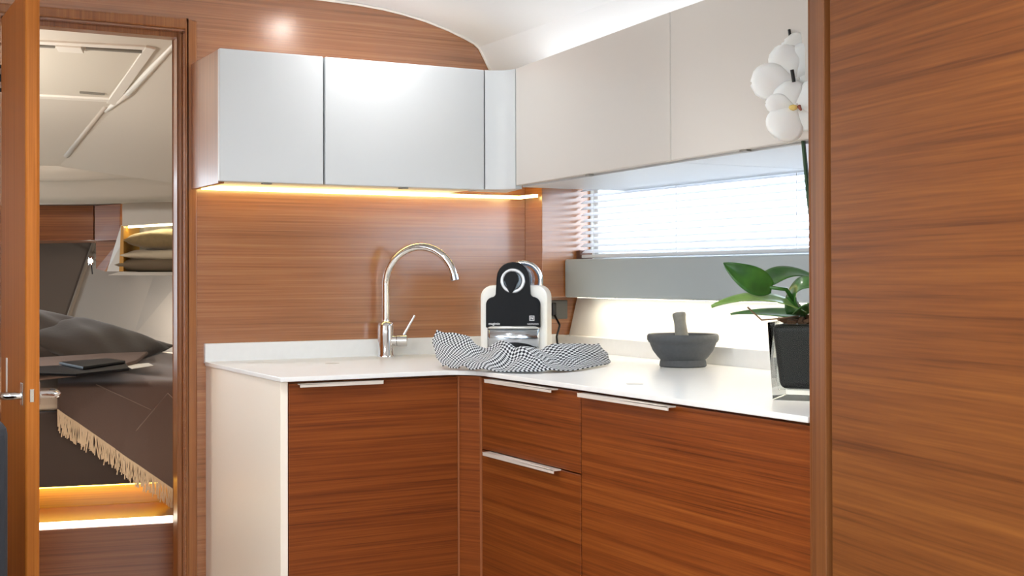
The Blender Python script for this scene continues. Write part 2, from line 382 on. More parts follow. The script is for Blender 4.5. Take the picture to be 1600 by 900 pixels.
for k in range(11):
    z = 1.232 + k*.0192
    if me0 is None:
        s0 = B(Matrix.Translation((BX, 0, z)) @ Matrix.Rotation(radians(-28), 4, 'Y'))
        prf = [(-.0125, 0), (-.006, .0016), (0, .0022), (.006, .0016), (.0125, 0), (.006, .0006), (0, .0012), (-.006, .0006)]
        s0.extr([(x, 1.752, zz) for x, zz in prf], (0, 1.71, 0))
        ob = s0.build('slat', sm, bl); me0 = ob
    else:
        ob = me0.copy(); COL.objects.link(ob); ob.parent = bl; ob.location = (0, 0, k*.0192)
for y in (1.95, 2.45, 2.95, 3.38):
    B().tube([(BX-.0135, y, 1.215), (BX-.0135, y, 1.44)], .0008, 6).build('cord', MATS['blind_rail'], bl)

# socket on the back wall under the column
c = thing('power_outlet', 'dark grey wall socket beside the coffee machine', 'outlet', (2.115, YW, 1.02))
B().box(2.083, 2.147, YW-.008, YW, 1.018, 1.078).build('plate', plain('grey_socket', (104, 104, 100), .4), c, bevel=.003)
B().box(2.078, 2.093, YW-.03, YW-.008, 1.028, 1.07).build('plug', BLACK, c, bevel=.003)
cb_ = [(2.086, YW-.03, 1.03), (2.092, YW-.05, 1.0), (2.075, YW-.06, .965), (2.066, YW-.08, .935), (2.04, YW-.10, .924), (1.97, YW-.10, .923)]
B().tube(cb_, .0035, 8).build('cable', BLACK, c, smooth=True)

# ------------------------------------------------------------------ faucet
FX, FY = 1.497, 3.535
c = thing('faucet', 'chrome gooseneck kitchen faucet with side lever', 'faucet', (FX, FY, ZC))
B().lathe([(.026, 0), (.026, .004), (.0235, .007), (.0235, .09), (.021, .098), (.013, .104), (.0125, .108)], (FX, FY, ZC), 28).build('body', CHROME, c, smooth=40)
fd = Vector((.155, -.165, 0)).normalized(); R_ = .109; zs = 1.253 - .011 - R_
pts = [(FX, FY, ZC+.1), (FX, FY, zs*.5+(ZC+.1)*.5)]
for k in range(0, 27):
    a_ = pi - k/26*radians(170); q = Vector((FX, FY, zs)) + fd*(R_ + R_*cos(a_)) + Vector((0, 0, R_*sin(a_))); pts.append(tuple(q))
B().tube(pts, .0112, 18).build('spout', CHROME, c, smooth=50)
e_ = Vector(pts[-1]); ed = (Vector(pts[-1])-Vector(pts[-2])).normalized()
B().tube([e_-ed*.008, e_+ed*.008, e_+ed*.009], [.0128, .0128, .011], 18).build('aerator', STEEL, c, smooth=40)
hd = Vector((CR.x, CR.y, 0)).normalized()
hb = Vector((FX, FY, ZC+.047))
B().tube([hb+hd*.018, hb+hd*.032], .0165, 20).build('valve_neck', CHROME, c, smooth=40)
hk = B().tube([hb+hd*.033, hb+hd*.034, hb+hd*.062, hb+hd*.064], [.0155, .0175, .0175, .015], 20).build('handle', CHROME, c, smooth=40)
B().tube([hb+hd*.050+Vector((0, 0, .012)), hb+hd*.085+Vector((0, 0, .074))], [.0045, .0038], 12).build('lever', CHROME, hk, smooth=40)

# ------------------------------------------------------------------ text
def text(name, body, size, M, mat, parent, ext=.0002, align='LEFT', bold=False):
    cu = bpy.data.curves.new(name, 'FONT'); cu.body = body; cu.size = size; cu.extrude = ext; cu.align_x = align
    if bold: cu.offset = size*.02
    tmp = bpy.data.objects.new(name+'_tmp', cu); COL.objects.link(tmp)
    dg = bpy.context.evaluated_depsgraph_get(); me = bpy.data.meshes.new_from_object(tmp.evaluated_get(dg))
    bpy.data.objects.remove(tmp)
    me.transform(Matrix.Translation(-WP[parent.name]) @ M); me.materials.clear(); me.materials.append(mat); me.name = name
    ob = bpy.data.objects.new(name, me); COL.objects.link(ob); ob.parent = parent; WP[ob.name] = WP[parent.name]
    return ob

# ------------------------------------------------------------------ coffee machine (local frame: +x right, -y front, z up)
cm_c = Vector((1.803, 3.30, ZC))
cm_a = -YAW - radians(6)
CM = Matrix.Translation(cm_c) @ Matrix.Rotation(cm_a, 4, 'Z')
c = thing('coffee_machine', 'ivory and black capsule coffee machine in the galley corner', 'coffee machine', cm_c)
def rounded(w, h, r, z0=0, n=6, rb=None):
    rb = r if rb is None else rb; out = []
    for cx, cz, a0, rr in ((w/2-rb, z0+rb, -pi/2, rb), (w/2-r, z0+h-r, 0, r), (-w/2+r, z0+h-r, pi/2, r), (-w/2+rb, z0+rb, pi, rb)):
        for k in range(n+1): a_ = a0+k*pi/2/n; out.append((cx+rr*cos(a_), cz+rr*sin(a_)))
    return out
def plate(poly, y0, y1): return B(CM).extr([(x, y0, z) for x, z in poly], (0, y1-y0, 0))
plate(rounded(.192, .205, .035, .004, rb=.012), -.045, .135).build('housing', IVORY, c, bevel=.008, seg=3, smooth=40)
# black fascia: shoulders plus neck with domed head
sh = []
for k in range(7): a_ = k*pi/2/6; sh.append((.078-.022+.022*cos(a_), .176-.022+.022*sin(a_)))
fas = [(.078, .088)] + sh + [(.050, .182)]
for k in range(11): a_ = k*pi/10; fas.append((.047*cos(a_), .230+.046*sin(a_)))
fas += [(-.050, .182)] + [(-x, z) for x, z in sh[::-1]] + [(-.078, .088)]
plate(fas, -.062, -.030).build('fascia', GLOSSBLACK, c, bevel=.003, seg=2, smooth=40)
# head behind the fascia and chrome capsule lever
B(CM @ Matrix.Translation((0.006, -.03, .225)) @ Matrix.Rotation(-pi/2, 4, 'X')).lathe([(.044, 0), (.046, .02), (.046, .10), (.038, .115), (0, .118)], n=28).build('brew_head', plain('blue_grey_plastic', (116, 126, 140), .25, coat=.3), c, smooth=40)
lv = [(.022+.050*cos(radians(a_)), .03, .222+.052*sin(radians(a_))) for a_ in range(125, -16, -10)]
B(CM).tube(lv, .0075, 10).build('lever', CHROME, c, smooth=50)
# brewing ring and drop-shaped spout cover
B(CM @ Matrix.Translation((0, -.064, .222)) @ Matrix.Rotation(pi/2, 4, 'X')).lathe([(.026, -.003), (.026, .004), (.029, .006), (.034, .005), (.0355, 0), (.0355, -.003)], n=40).build('ring', plain('pearl_plastic', (212, 214, 218), .25, metal=.3), c, smooth=50)
B(CM @ Matrix.Translation((0, -.063, .222)) @ Matrix.Rotation(pi/2, 4, 'X')).lathe([(.026, 0), (.024, .003), (0, .004)], n=32)  .build('disc', plain('dark_pewter', (96, 104, 112), .25, metal=.8), c, smooth=50)
dp = [(.0205*cos(radians(a_))-.003, .228+.0205*sin(radians(a_))) for a_ in range(-30, 211, 15)] + [(-.011, .192), (-.005, .184), (.002, .192)]
plate(dp, -.078, -.064).build('spout_cover', GLOSSBLACK, c, bevel=.002)
# steel cup bay
def bay(u, v):
    x = -.074 + .148*u; return (x, -.052 - .016*sin(pi*u), .03 + .058*v)
bb = B(CM); bb.grid(bay, 20, 2); bb.build('steel_front', STEEL, c, smooth=True, solid=.004)
rimp = [(-.074+.148*k/20, -.056-.017*sin(pi*k/20), .089) for k in range(21)]
B(CM).tube(rimp, .004, 8).build('rim', plain('bright_rim', (226, 226, 222), .2, metal=.6), c, smooth=True)
bb = B(CM); bb.grid(lambda u, v: (-.07+.14*u, -.055-.04*sin(pi*u)*v, .018+.002*v), 16, 3); bb.build('drip_tray', BLACK, c, solid=.014)
WT = plain('white_print', (225, 226, 228), .5)
TM = CM @ Matrix.Translation((0, -.0625, 0)) @ Matrix.Rotation(pi/2, 4, 'X')
text('lettering', 'magimix', .0098, TM @ Matrix.Translation((-.070, .0965, 0)), WT, c, bold=True)
text('lettering', 'NESPRESSO', .0064, TM @ Matrix.Translation((.0735, .0965, 0)), WT, c, align='RIGHT')
em = B(CM); ey = -.0622
for (x0, x1, z0, z1) in ((.047, .049, .108, .1225), (.0595, .0615, .108, .1225), (.047, .0615, .108, .110), (.047, .0615, .1205, .1225), (.0505, .0525, .1115, .119), (.056, .058, .1115, .119)):
    em.box(x0, x1, ey-.0006, ey, z0, z1)
em.extr([(.0505, ey-.0006, .119), (.0525, ey-.0006, .119), (.058, ey-.0006, .1115), (.056, ey-.0006, .1115)], (0, .0006, 0))
em.build('emblem', WT, c)

# ------------------------------------------------------------------ tea towel
tm_, tn, tl, tp = new_mat('navy_white_check')
tc = tn.new('ShaderNodeUVMap'); tc.uv_map = 'UVMap'
mp = tn.new('ShaderNodeMapping'); mp.inputs['Scale'].default_value = (84, 26, 1)
ck = tn.new('ShaderNodeTexChecker'); ck.inputs['Scale'].default_value = 1.0
ck.inputs['Color1'].default_value = (*lin((206, 210, 214)), 1); ck.inputs['Color2'].default_value = (*lin((22, 26, 38)), 1)
tl.new(tc.outputs[0], mp.inputs[0]); tl.new(mp.outputs[0], ck.inputs['Vector'])
tl.new(ck.outputs[0], tp.inputs['Base Color'])
tp.inputs['Roughness'].default_value = .85
TROWS = [[(692, 575, 0), (727, 578, 0), (776, 580.5, 0), (832, 581.5, 0), (892, 579, 0), (951, 570, 0)],
         [(684, 561, .06), (721, 563, .06), (768, 569, .05), (824, 563, .06), (886, 568, .06), (953, 562, .04)],
         [(677, 541, .11), (716, 545, .11), (762, 559, .10), (812, 543, .12), (878, 553, .11), (947, 550, .09)],
         [(681, 517, .15), (722, 524, .16), (754, 543, .17), (800, 549, .20), (872, 539, .19), (936, 537, .15)]]
def _tp(row):
    out = []
    for (px, py, dd), (bx, by, _) in zip(row, TROWS[0]):
        d0 = (onz(bx, by, ZC+.004)-CAM).dot(fw); p = at(px, py, d0+dd)
        out.append(Vector((p.x, p.y, max(p.z, ZC+.005))))
    return out
TCP = [_tp(r) for r in TROWS]
def cr_(pts, t_):                        # Catmull-Rom through a list of points
    n_ = len(pts)-1; x = min(max(t_*n_, 0), n_-1e-6); i = int(x); f_ = x-i
    g = lambda k: pts[k] if 0 <= k <= n_ else (pts[0]*2-pts[1] if k < 0 else pts[n_]*2-pts[n_-1])
    a, b_, c_, d_ = g(i-1), g(i), g(i+1), g(i+2)
    return (b_*2 + (c_-a)*f_ + (a*2-b_*5+c_*4-d_)*f_*f_ + (b_*3-a-c_*3+d_)*f_**3)*.5
def towel_pt(u, v):
    p = cr_([cr_(r, u) for r in TCP], v)
    hgt = p.z-ZC
    amp = min(1, hgt/.02)
    g = lambda x, c0, w_: math.exp(-((x-c0)/w_)**2)
    dz = 1.2*amp*(.0025*sin(u*22+v*6)*sin(v*5+.6) + .001*sin(u*48-v*17) + .010*g(u-.25*v, .30, .05) - .010*g(u-.22*v, .42, .045) + .009*g(u+.2*v, .70, .04) - .008*g(u+.1*v, .82, .04))
    dz += .011*max(0, sin(u*40+.6))*g(v, 0, .10)*g(u, .12, .13)       # scalloped hem at the left
    return (p.x + .003*sin(v*14+u*5), p.y + .004*sin(u*19), max(p.z + dz, ZC+.003))
NU, NV = 110, 70
bb = B(); bb.grid(towel_pt, NU, NV)
tw = bb.build('tea_towel', tm_, smooth=True)
uvl = tw.data.uv_layers.new(name='UVMap')
for lp in tw.data.loops:
    i = lp.vertex_index; uvl.data[lp.index].uv = ((i % (NU+1))/NU, (i//(NU+1))/NV)
md = tw.modifiers.new('solid', 'SOLIDIFY'); md.thickness = .002; md.offset = 1
tag(tw, 'crumpled navy and white checked tea towel in front of the coffee machine', 'towel')

# ------------------------------------------------------------------ mortar and pestle
mc = Vector((1.995, 2.745, ZC))
mo = B().lathe([(0, .0), (.058, 0), (.061, .003), (.060, .012), (.058, .018), (.066, .026), (.078, .042), (.084, .056), (.086, .062), (.089, .064), (.0925, .070), (.0925, .080), (.089, .0845), (.084, .083), (.078, .072), (.06, .04), (.03, .022), (0, .018)], mc, 48).build('mortar', STONE, smooth=40)
tag(mo, 'dark grey stone mortar bowl on the worktop under the window ledge', 'mortar')
pb = mc + Vector((-.005, -.012, .030)); pdv = Vector((CR.x*-.12, CR.y*-.12, 1)).normalized(); pe = pb + pdv*.112
a_ = lambda t_: pb.lerp(pe, t_)
pst = B().tube([a_(0), a_(.03), a_(.12), a_(.3), a_(.55), a_(.75), a_(.87), a_(.93), a_(.98), a_(1)], [.008, .016, .021, .019, .0165, .0155, .0165, .018, .0165, .010], 20).build('pestle', PESTLE, smooth=50)
tag(pst, 'pale grey stone pestle standing in the mortar', 'pestle')

# ------------------------------------------------------------------ orchid in square glass vase
near = onz(1207, 625, ZC)
va = -YAW - radians(24)           # right-handed turn of the square
vr = Vector((cos(va), sin(va), 0)); vf = Vector((-sin(va), cos(va), 0))
W_ = .118; vc = near + vr*W_/2 + vf*W_/2; vc.z = ZC
OM = Matrix.Translation(vc) @ Matrix.Rotation(va, 4, 'Z')
c = thing('potted_orchid', 'white moth orchid with broad green leaves in a square glass vase', 'plant', vc)
def taper(w0, w1, z0, z1, n=4):
    vs = [(sx*w/2, sy*w/2, z) for w, z in ((w0, z0), (w1, z1)) for sx, sy in ((-1, -1), (1, -1), (1, 1), (-1, 1))]
    return vs, [(3, 2, 1, 0), (4, 5, 6, 7), (0, 1, 5, 4), (1, 2, 6, 5), (2, 3, 7, 6), (3, 0, 4, 7)]
GL, g_n, g_l, g_p = new_mat('clear_glass')
g_t = g_n.new('ShaderNodeBsdfTransparent'); g_t.inputs[0].default_value = (.96, .98, .98, 1); g_s = g_n.new('ShaderNodeBsdfGlossy'); g_s.inputs['Roughness'].default_value = .02
g_f = g_n.new('ShaderNodeFresnel'); g_f.inputs['IOR'].default_value = 1.2; g_m = g_n.new('ShaderNodeMixShader')
g_l.new(g_f.outputs[0], g_m.inputs[0]); g_l.new(g_t.outputs[0], g_m.inputs[1]); g_l.new(g_s.outputs[0], g_m.inputs[2]); g_l.new(g_m.outputs[0], g_n['Material Output'].inputs[0])
vs, fs = taper(W_, W_*1.13, 0, .147); vi, fi = taper(W_-.016, W_*1.13-.007, .019, .1475)
bb = B(OM); bb.add(vs, [f for i, f in enumerate(fs) if i != 1]); bb.add(vi, [tuple(reversed(f)) for i, f in enumerate(fi) if i != 1])
o_ = len(vs)
bb.f += [(4, 5, 5+o_, 4+o_), (5, 6, 6+o_, 5+o_), (6, 7, 7+o_, 6+o_), (7, 4, 4+o_, 7+o_)]
bb.build('vase', GL, c, bevel=.003)
vs, fs = taper(W_-.021, W_*1.13-.011, .0205, .143)
ip = B(OM).add(vs, fs).build('inner_pot', plain('black_pot', (7, 7, 8), .5), c, bevel=.012, seg=4)
random.seed(4)
BARK = plain('brown_bark', (92, 66, 46), .9, var=.4, bscale=150)
bk = B(OM)
for k in range(26):
    x, y, s_ = random.uniform(-.05, .05), random.uniform(-.05, .05), random.uniform(.006, .011)
    mm_ = OM @ Matrix.Translation((x, y, .147+random.uniform(-.002, .006))) @ Matrix.Rotation(random.random()*6, 4, Vector((random.random(), random.random(), 1)))
    bk.M = mm_; bk.box(-s_, s_, -s_*.6, s_*.6, -s_*.5, s_*.5)
bo = bk.build('bark', BARK, c); bo['kind'] = 'stuff'
top = vc + Vector((0, 0, .147)); dep0 = (vc-CAM).dot(fw)
def lmat(name, c1, c2):
    m, n, l, p = new_mat(name)
    tc = n.new('ShaderNodeTexCoord'); nz = n.new('ShaderNodeTexNoise'); nz.inputs['Scale'].default_value = 30
    l.new(tc.outputs['Object'], nz.inputs['Vector'])
    cr = n.new('ShaderNodeValToRGB'); cr.color_ramp.elements[0].color = (*lin(c1), 1); cr.color_ramp.elements[1].color = (*lin(c2), 1)
    cr.color_ramp.elements[0].position = .3; cr.color_ramp.elements[1].position = .7
    l.new(nz.outputs['Fac'], cr.inputs[0]); l.new(cr.outputs[0], p.inputs['Base Color']); p.inputs['Roughness'].default_value = .3
    p.inputs['Coat Weight'].default_value = .3
    return m
LEAF = lmat('orchid_leaf', (38, 84, 34), (64, 118, 44)); LEAF2 = lmat('pale_orchid_leaf', (110, 150, 70), (140, 176, 92))
def leaf(pts, width, nrm, mat, fold=.25, tipw=.55):
    # pts: centre line (3-D), width vector direction from nrm x tangent
    P = [Vector(p) for p in pts]
    def bez(t_):
        a, b_, c_ = P; return a*(1-t_)**2 + b_*2*t_*(1-t_) + c_*t_*t_
    def fn(u, v):
        p = bez(u); tg = (bez(min(1, u+.02))-bez(max(0, u-.02))).normalized(); sd = tg.cross(Vector(nrm)).normalized(); nn = sd.cross(tg)
        w_ = width*(math.sin(pi*min(1, .06+u*.94)**tipw) ** .75 if u < .999 else 0.02)
        s_ = (v-.5)*2
        return p + sd*w_*.5*s_ + nn*abs(s_)**1.5*width*fold*.5
    bb = B(); bb.grid(fn, 18, 8); return bb.build('leaf', mat, c, smooth=True, solid=.0016)
D = dep0
tocam = (-fw)
leaf([at(1206, 450, D-.02), at(1176, 440, D-.03), at(1130, 411, D-.03)], .052, tocam+Vector((0, 0, .1)), LEAF, .10, .85)
B().tube([at(1250, 482, D), at(1228, 452, D-.01), at(1202, 449, D-.02)], [.005, .004, .0035], 8).build('leaf_stalk', LEAF, c, smooth=True)
leaf([at(1252, 486, D-.01), at(1195, 452, D-.03), at(1112, 481, D-.07)], .062, Vector((0, 0, 1))+tocam*.32, LEAF2, .18)
leaf([at(1250, 494, D+.02), at(1200, 486, D+.05), at(1142, 492, D+.10)], .050, Vector((0, 0, 1))+tocam*.35, LEAF, .15)
leaf([at(1246, 492, D), at(1232, 425, D-.04), at(1286, 452, D-.06)], .06, Vector((CR.x*-.5, CR.y*-.5, 1))+tocam*.7, LEAF, .15)
leaf([at(1196, 443, D+.02), at(1232, 408, D+.03), at(1290, 446, D+.06)], .05, Vector((0, 0, 1))+tocam*.5, LEAF, .15)
leaf([at(1256, 492, D-.02), at(1262, 452, D-.05), at(1330, 478, D-.09)], .06, Vector((0, 0, 1))+tocam*.5, LEAF, .15)
STEM = plain('dark_green_stem', (36, 66, 40), .5); STK = plain('black_stake', (24, 26, 26), .5)
ROOT = plain('brown_aerial_root', (120, 96, 74), .7)
B().tube([at(1248, 494, D-.03), at(1215, 498, D-.05), at(1190, 500, D-.045), at(1168, 480, D-.03)], .0016, 8).build('root', ROOT, c, smooth=True)
st = [at(1276, 498, D), at(1274, 400, D), at(1262, 300, D), at(1254, 215, D), at(1252, 160, D), at(1248, 110, D), at(1252, 70, D+.01)]
B().tube(st, [.0042, .004, .0037, .0034, .003, .0026, .002], 10).build('stem', STEM, c, smooth=True)
B().tube([at(1284, 500, D+.015), at(1257, 230, D+.015), at(1233, 46, D+.015)], .0028, 8).build('stake', STK, c)
B().tube([at(1237.5, 109, D-.035), at(1240.5, 128, D-.035)], .0034, 8).build('stake_clip', STK, c)
PET, pn, pl_, pq = new_mat('white_orchid_petal'); MATS['petal'] = PET
pq.inputs['Base Color'].default_value = (.93, .93, .91, 1); pq.inputs['Roughness'].default_value = .55; pq.inputs['Subsurface Weight'].default_value = .15
LIP = plain('yellow_orchid_lip', (228, 200, 120), .5); LIPR = plain('maroon_orchid_throat', (150, 84, 70), .5)
def petal(parent, cpt, angle, L, Wd, tilt=.2, cup=.18):
    dx, dy = cos(radians(angle)), sin(radians(angle))
    di = (CR*dx + CU*dy - fw*tilt).normalized(); sd = (CR*-dy + CU*dx).normalized(); nn = di.cross(sd)
    if nn.dot(fw) > 0: nn = -nn
    def fn(u, v):
        s_ = (v-.5)*2; w_ = Wd*.5*((.2+.8*math.sin(pi/2*u/.6)) if u < .6 else max(.06, math.sqrt(max(0, 1-((u-.6)/.402)**2))))
        return Vector(cpt) + di*(L*(u - .05*abs(s_)*0)) + sd*w_*s_ + nn*(cup*L*(u*(1-u)*1.6) - .10*Wd*s_*s_ + .015*L*sin(u*9+s_*2))
    bb = B(); bb.grid(fn, 12, 10); return bb.build('petal', PET, parent, smooth=True, solid=.0008)
def flower(cpx, petals, dd=0, lip=True):
    cp = at(*cpx, D+dd)
    f = B(Matrix.Translation(cp)).lathe([(0, -.004), (.004, -.002), (.005, .002), (0, .005)], n=12).build('flower', PET, c, smooth=True)
    for a_, L, Wd, tl_ in petals: petal(f, cp + fw*(.002 if Wd < .04 else 0), a_, L, Wd, tl_)
    if lip:
        B(Matrix.Translation(cp - fw*.008 - CU*.006 - CR*.006)).lathe([(0, -.006), (.006, -.004), (.009, 0), (.007, .004), (0, .006)], n=14).build('lip', LIP, f, smooth=True)
        B().tube([cp-fw*.012-CU*.004+CR*.004, cp-fw*.02-CU*.012+CR*.006], [.004, .002], 8).build('throat', LIPR, f, smooth=True)
    return f
flower((1246, 124), [(186, .092, .072, .18), (122, .074, .066, .05), (72, .074, .066, 0), (-8, .07, .07, .1), (240, .05, .036, .12)], -.012, lip=False)
flower((1243, 164), [(240, .076, .074, .22), (178, .058, .040, .12), (118, .048, .062, .05), (20, .06, .07, .1), (300, .055, .036, .1)], -.03)
flower((1262, 92), [(146, .058, .066, .2), (30, .05, .06, .2), (88, .05, .036, .1), (210, .045, .034, .1), (-30, .045, .034, .1)], .0, lip=False)

# ------------------------------------------------------------------ open cabin door
c = thing('door_1', 'teak cabin door standing open, seen edge-on beside the doorway', 'door', (.453, 3.35, .02)); 
c['kind'] = 'structure'; del c['category']
DX0, DX1, DY0, DY1 = .4385, .4705, 3.142, 3.572
B().box(DX0, DX1, DY0, DY1, .02, 1.828).build('leaf', TEAK_DOOR, c, bevel=.007, seg=3)
pl_ = onx(36, 622, DX0)
hz = .882
hh = B().box(DX0-.004, DX0, DY0+.022, DY0+.052, hz-.022, hz+.03).build('handle', CHROME, c, bevel=.0015)
B().tube([(DX0-.003, DY0+.037, hz), (DX0-.034, DY0+.037, hz), (DX0-.045, DY0+.045, hz), (DX0-.047, DY0+.13, hz)], [.009, .009, .0085, .007], 12).build('lever', CHROME, hh, smooth=50)
hh = B().box(DX1, DX1+.004, DY0+.022, DY0+.052, hz-.022, hz+.03).build('handle', CHROME, c, bevel=.0015)
B().tube([(DX1+.003, DY0+.037, hz), (DX1+.034, DY0+.037, hz), (DX1+.045, DY0+.045, hz), (DX1+.047, DY0+.13, hz)], [.009, .009, .0085, .007], 12).build('lever', CHROME, hh, smooth=50)
B().box(.448, .458, DY0-.002, DY0+.002, hz-.013, hz+.017).build('latch', CHROME, c, bevel=.001)
B().box(DX0-.003, DX0+.001, 3.44, 3.452, .865, .955).build('stop_plate', ALU, c, bevel=.001)
hg = B().box(.418, .44, YW-.013, YW-.0005, 1.635, 1.705).build('hinge', BLACK, c, bevel=.001)
for z in (1.652, 1.688): B().tube([(.436, YW-.015, z-.008), (.436, YW-.015, z+.008)], .003, 10).build('pin', CHROME, hg, smooth=50)

# charcoal seat back at the left edge of the saloon
c = thing('sofa', 'charcoal upholstered sofa end at the left edge', 'sofa', (-.2, 2.6, 0))
B().box(-.9, .338, 2.62, 2.86, .45, .885).build('backrest', CHARCOAL, c, bevel=.03, seg=4)
B().box(-.9, .30, 2.2, 2.86, .12, .45).build('seat', CHARCOAL, c, bevel=.03, seg=4)
B().box(-.88, .28, 2.25, 2.84, 0, .12).build('base', TEAK_V, c)

# ------------------------------------------------------------------ sleeping cabin beyond the doorway
# shell
struct(B().box(-1.0, -.95, YW+.083, 6.6, 0, 2.1).build('wall_left', BROWN), 'brown cabin side panel')
A1, A2 = at(150, 372, 6.2), at(104, 506, 6.2)     # slanted seam between the two upholstered panels
BKW = at(-60, 420, 6.25); RT = at(420, 420, 5.85)
up = Vector((0, 0, 1))
def line_z(p, q, z): t_ = (z-p.z)/(q.z-p.z); return p + (q-p)*t_
sT, sB = line_z(A1, A2, 1.62), line_z(A1, A2, .2)
bb = B().extr([Vector((BKW.x-.7, BKW.y+.05, .2)), sB, sT, Vector((BKW.x-.7, BKW.y+.05, 1.62))], (0.02, .06, 0))
w1 = struct(bb.build('wall_back', BROWN), 'dark brown upholstered panel at the head of the berth')
bb = B().extr([sB, Vector((RT.x, RT.y, .2)), Vector((RT.x, RT.y, 1.62)), sT], (0.02, .06, 0))
w2 = struct(bb.build('wall_right', plain('taupe_upholstery', (140, 132, 123), .85, sheen=.2, bump=.2, bscale=500)), 'taupe upholstered panel beside the berth')
struct(B().tube([sB-fw*.004, sT-fw*.004], .011, 8).build('trim_6', plain('pale_seam_piping', (118, 106, 92), .7), smooth=True), 'pale piping along the slanted panel seam')
struct(B().box(1.95, 2.0, YW+.083, 6.0, 0, 2.1).build('wall_right', CABCEIL), 'cabin hull side')
# headliner: sloping plane with a diagonal fold
q0, q1, q2 = at(60, 34, 3.9), at(60, 318, 5.6), at(283, 318, 5.55)
CN = (q1-q0).cross(q2-q0).normalized()
def oc(px, py, lift=0): return onplane(px, py, q0, CN) + (-CN if CN.z > 0 else CN)*lift
dn = -CN if CN.z > 0 else CN
K1, K2 = oc(300, 40), oc(92, 258)
LFT1, LFT2 = oc(-350, 20), oc(-350, 258)
bb = B()
R1, R2 = oc(620, 40), oc(560, 262)
R1 = R1 - Vector((0, 0, .12)); R2 = R2 - Vector((0, 0, .16))
def clipy(p, q):                       # point on p-q just behind the bulkhead
    t_ = (YW+.09-p.y)/(q.y-p.y); return p + (q-p)*t_
K1 = clipy(K1, K2); LFT1 = clipy(LFT1, LFT2); R1 = clipy(R1, R2)
bb.add([LFT1, K1, K2, LFT2, R1, R2], [(0, 1, 2, 3), (1, 4, 5, 2)])
struct(bb.build('ceiling', CABCEIL, solid=.01), 'sloping white headliner of the sleeping cabin')
bb = B().box(-1.0, 2.0, YW+.083, 6.6, 2.06, 2.1); struct(bb.build('ceiling', CABCEIL), 'deck above the sleeping cabin')
struct(B().tube([K1+dn*.002, oc(200, 143)+dn*.004], [.004, .014], 8).tube([oc(200, 143)+dn*.004, oc(165, 172)+dn*.002], [.014, .008], 8)
       .build('crease_highlight', plain('white_crease_highlight', (238, 234, 224), .5), smooth=True), 'white strip standing for the bright crease of the cabin headliner')  # bright line along the headliner fold, put in as a white strip
struct(B().tube([oc(165, 165), oc(104, 242)], [.010, .013], 8).build('crease_shading', plain('pale_crease_shading', (204, 196, 184), .6), smooth=True), 'pale strip standing for the soft shading along the headliner crease')  # soft shading of the fold, put in as a slightly darker strip
# hatch
hc = oc(140, 110)
c = thing('ceiling_hatch', 'cream deck hatch panel with frame in the cabin headliner', 'hatch', hc)
HM = plain('hatch_panel', (218, 212, 198), .5); HF = plain('hatch_frame', (234, 230, 220), .45)
A, Bq, Cq, Dq = oc(-60, 62), oc(224, 77), oc(168, 147), oc(-60, 134)
def bar(p, q, w_, h_, name, mat, parent):
    t_ = (q-p).normalized(); sd = t_.cross(dn).normalized()*w_/2
    B().extr([p-sd, q-sd, q+sd, p+sd], dn*h_).build(name, mat, parent, bevel=.002)
B().extr([A+dn*.001, Bq+dn*.001, Cq+dn*.001, Dq+dn*.001], dn*.006).build('panel', HM, c)
bar(oc(-60, 56), oc(232, 71), .022, .012, 'frame_bar', HF, c); bar(oc(236, 70), oc(174, 158), .032, .013, 'frame_bar', HF, c); bar(oc(172, 153), oc(-60, 141), .024, .012, 'frame_bar', HF, c)
bar(oc(-60, 61), oc(86, 68.5), .012, .0135, 'gasket', plain('grey_gasket', (128, 124, 114), .7), c); bar(oc(135, 71), oc(222, 76.5), .012, .0135, 'gasket', MATS['grey_gasket'], c)
bar(oc(90, 69), oc(130, 71.5), .04, .018, 'latch', HF, c)
bar(oc(125, 140), oc(164, 143), .008, .0135, 'gasket', MATS['grey_gasket'], c)
# soffit in front of the lockers
bb = B()
def sof(u, v):
    px = -60 + 460*u
    lump = 22*(1/(1+math.exp(-(px-150)/14)))
    ys = [258-lump*.9, 268-lump*.5, 281-lump*.25, 283-.1*lump, 316-.6*max(0, (px-150)/40)**1.5]
    ds = [5.12, 5.13, 5.17, 5.22, 5.33]
    k = min(3, int(v*4)); f_ = v*4-k
    return at(px, ys[k]*(1-f_)+ys[k+1]*f_, ds[k]*(1-f_)+ds[k+1]*f_)
bb.grid(sof, 30, 12); 
struct(bb.build('trim_9', CABCEIL, smooth=True, solid=.008), 'white moulded soffit over the cabin lockers')
bb = B().extr([at(-60, 317, 5.34), at(300, 312, 5.34), at(300, 318, 5.75), at(-60, 322, 5.75)], (0, 0, .01)); struct(bb.build('trim_10', CABCEIL), 'underside of the cabin soffit')

# overhead lockers
TK2 = teak('teak_cabin', dark=(106, 58, 28), mid=(140, 82, 44), light=(162, 104, 60), off=2.2)
def face(pix, d_, depth): return B().extr([at(x, y, q) for (x, y), q in zip(pix, d_)], Vector((fw.x, fw.y, 0))*depth)
c = thing('overhead_locker', 'teak overhead locker across the head of the berth', 'locker', at(100, 375, 5.75))
face([(-60, 321), (146, 321), (146, 375), (-60, 378)], [5.7]*4, .4).build('body', TK2, c, bevel=.003)
c = thing('overhead_locker', 'angled teak end locker beside the lit shelf', 'locker', at(165, 375, 5.7))
face([(147.5, 321), (189, 318), (187, 375), (147.5, 376)], [5.70, 5.62, 5.62, 5.7], .4).build('body', TK2, c, bevel=.003)
face([(150, 377), (186, 377), (164, 424), (150, 420)], [5.78, 5.74, 5.8, 5.85], .05).build('bracket', TK2, c)
c = thing('shelf_unit', 'open cabin shelf with white fascia and amber-lit side', 'shelf', at(235, 430, 5.6))
W2 = plain('white_shelf_fascia', (214, 210, 202), .5)
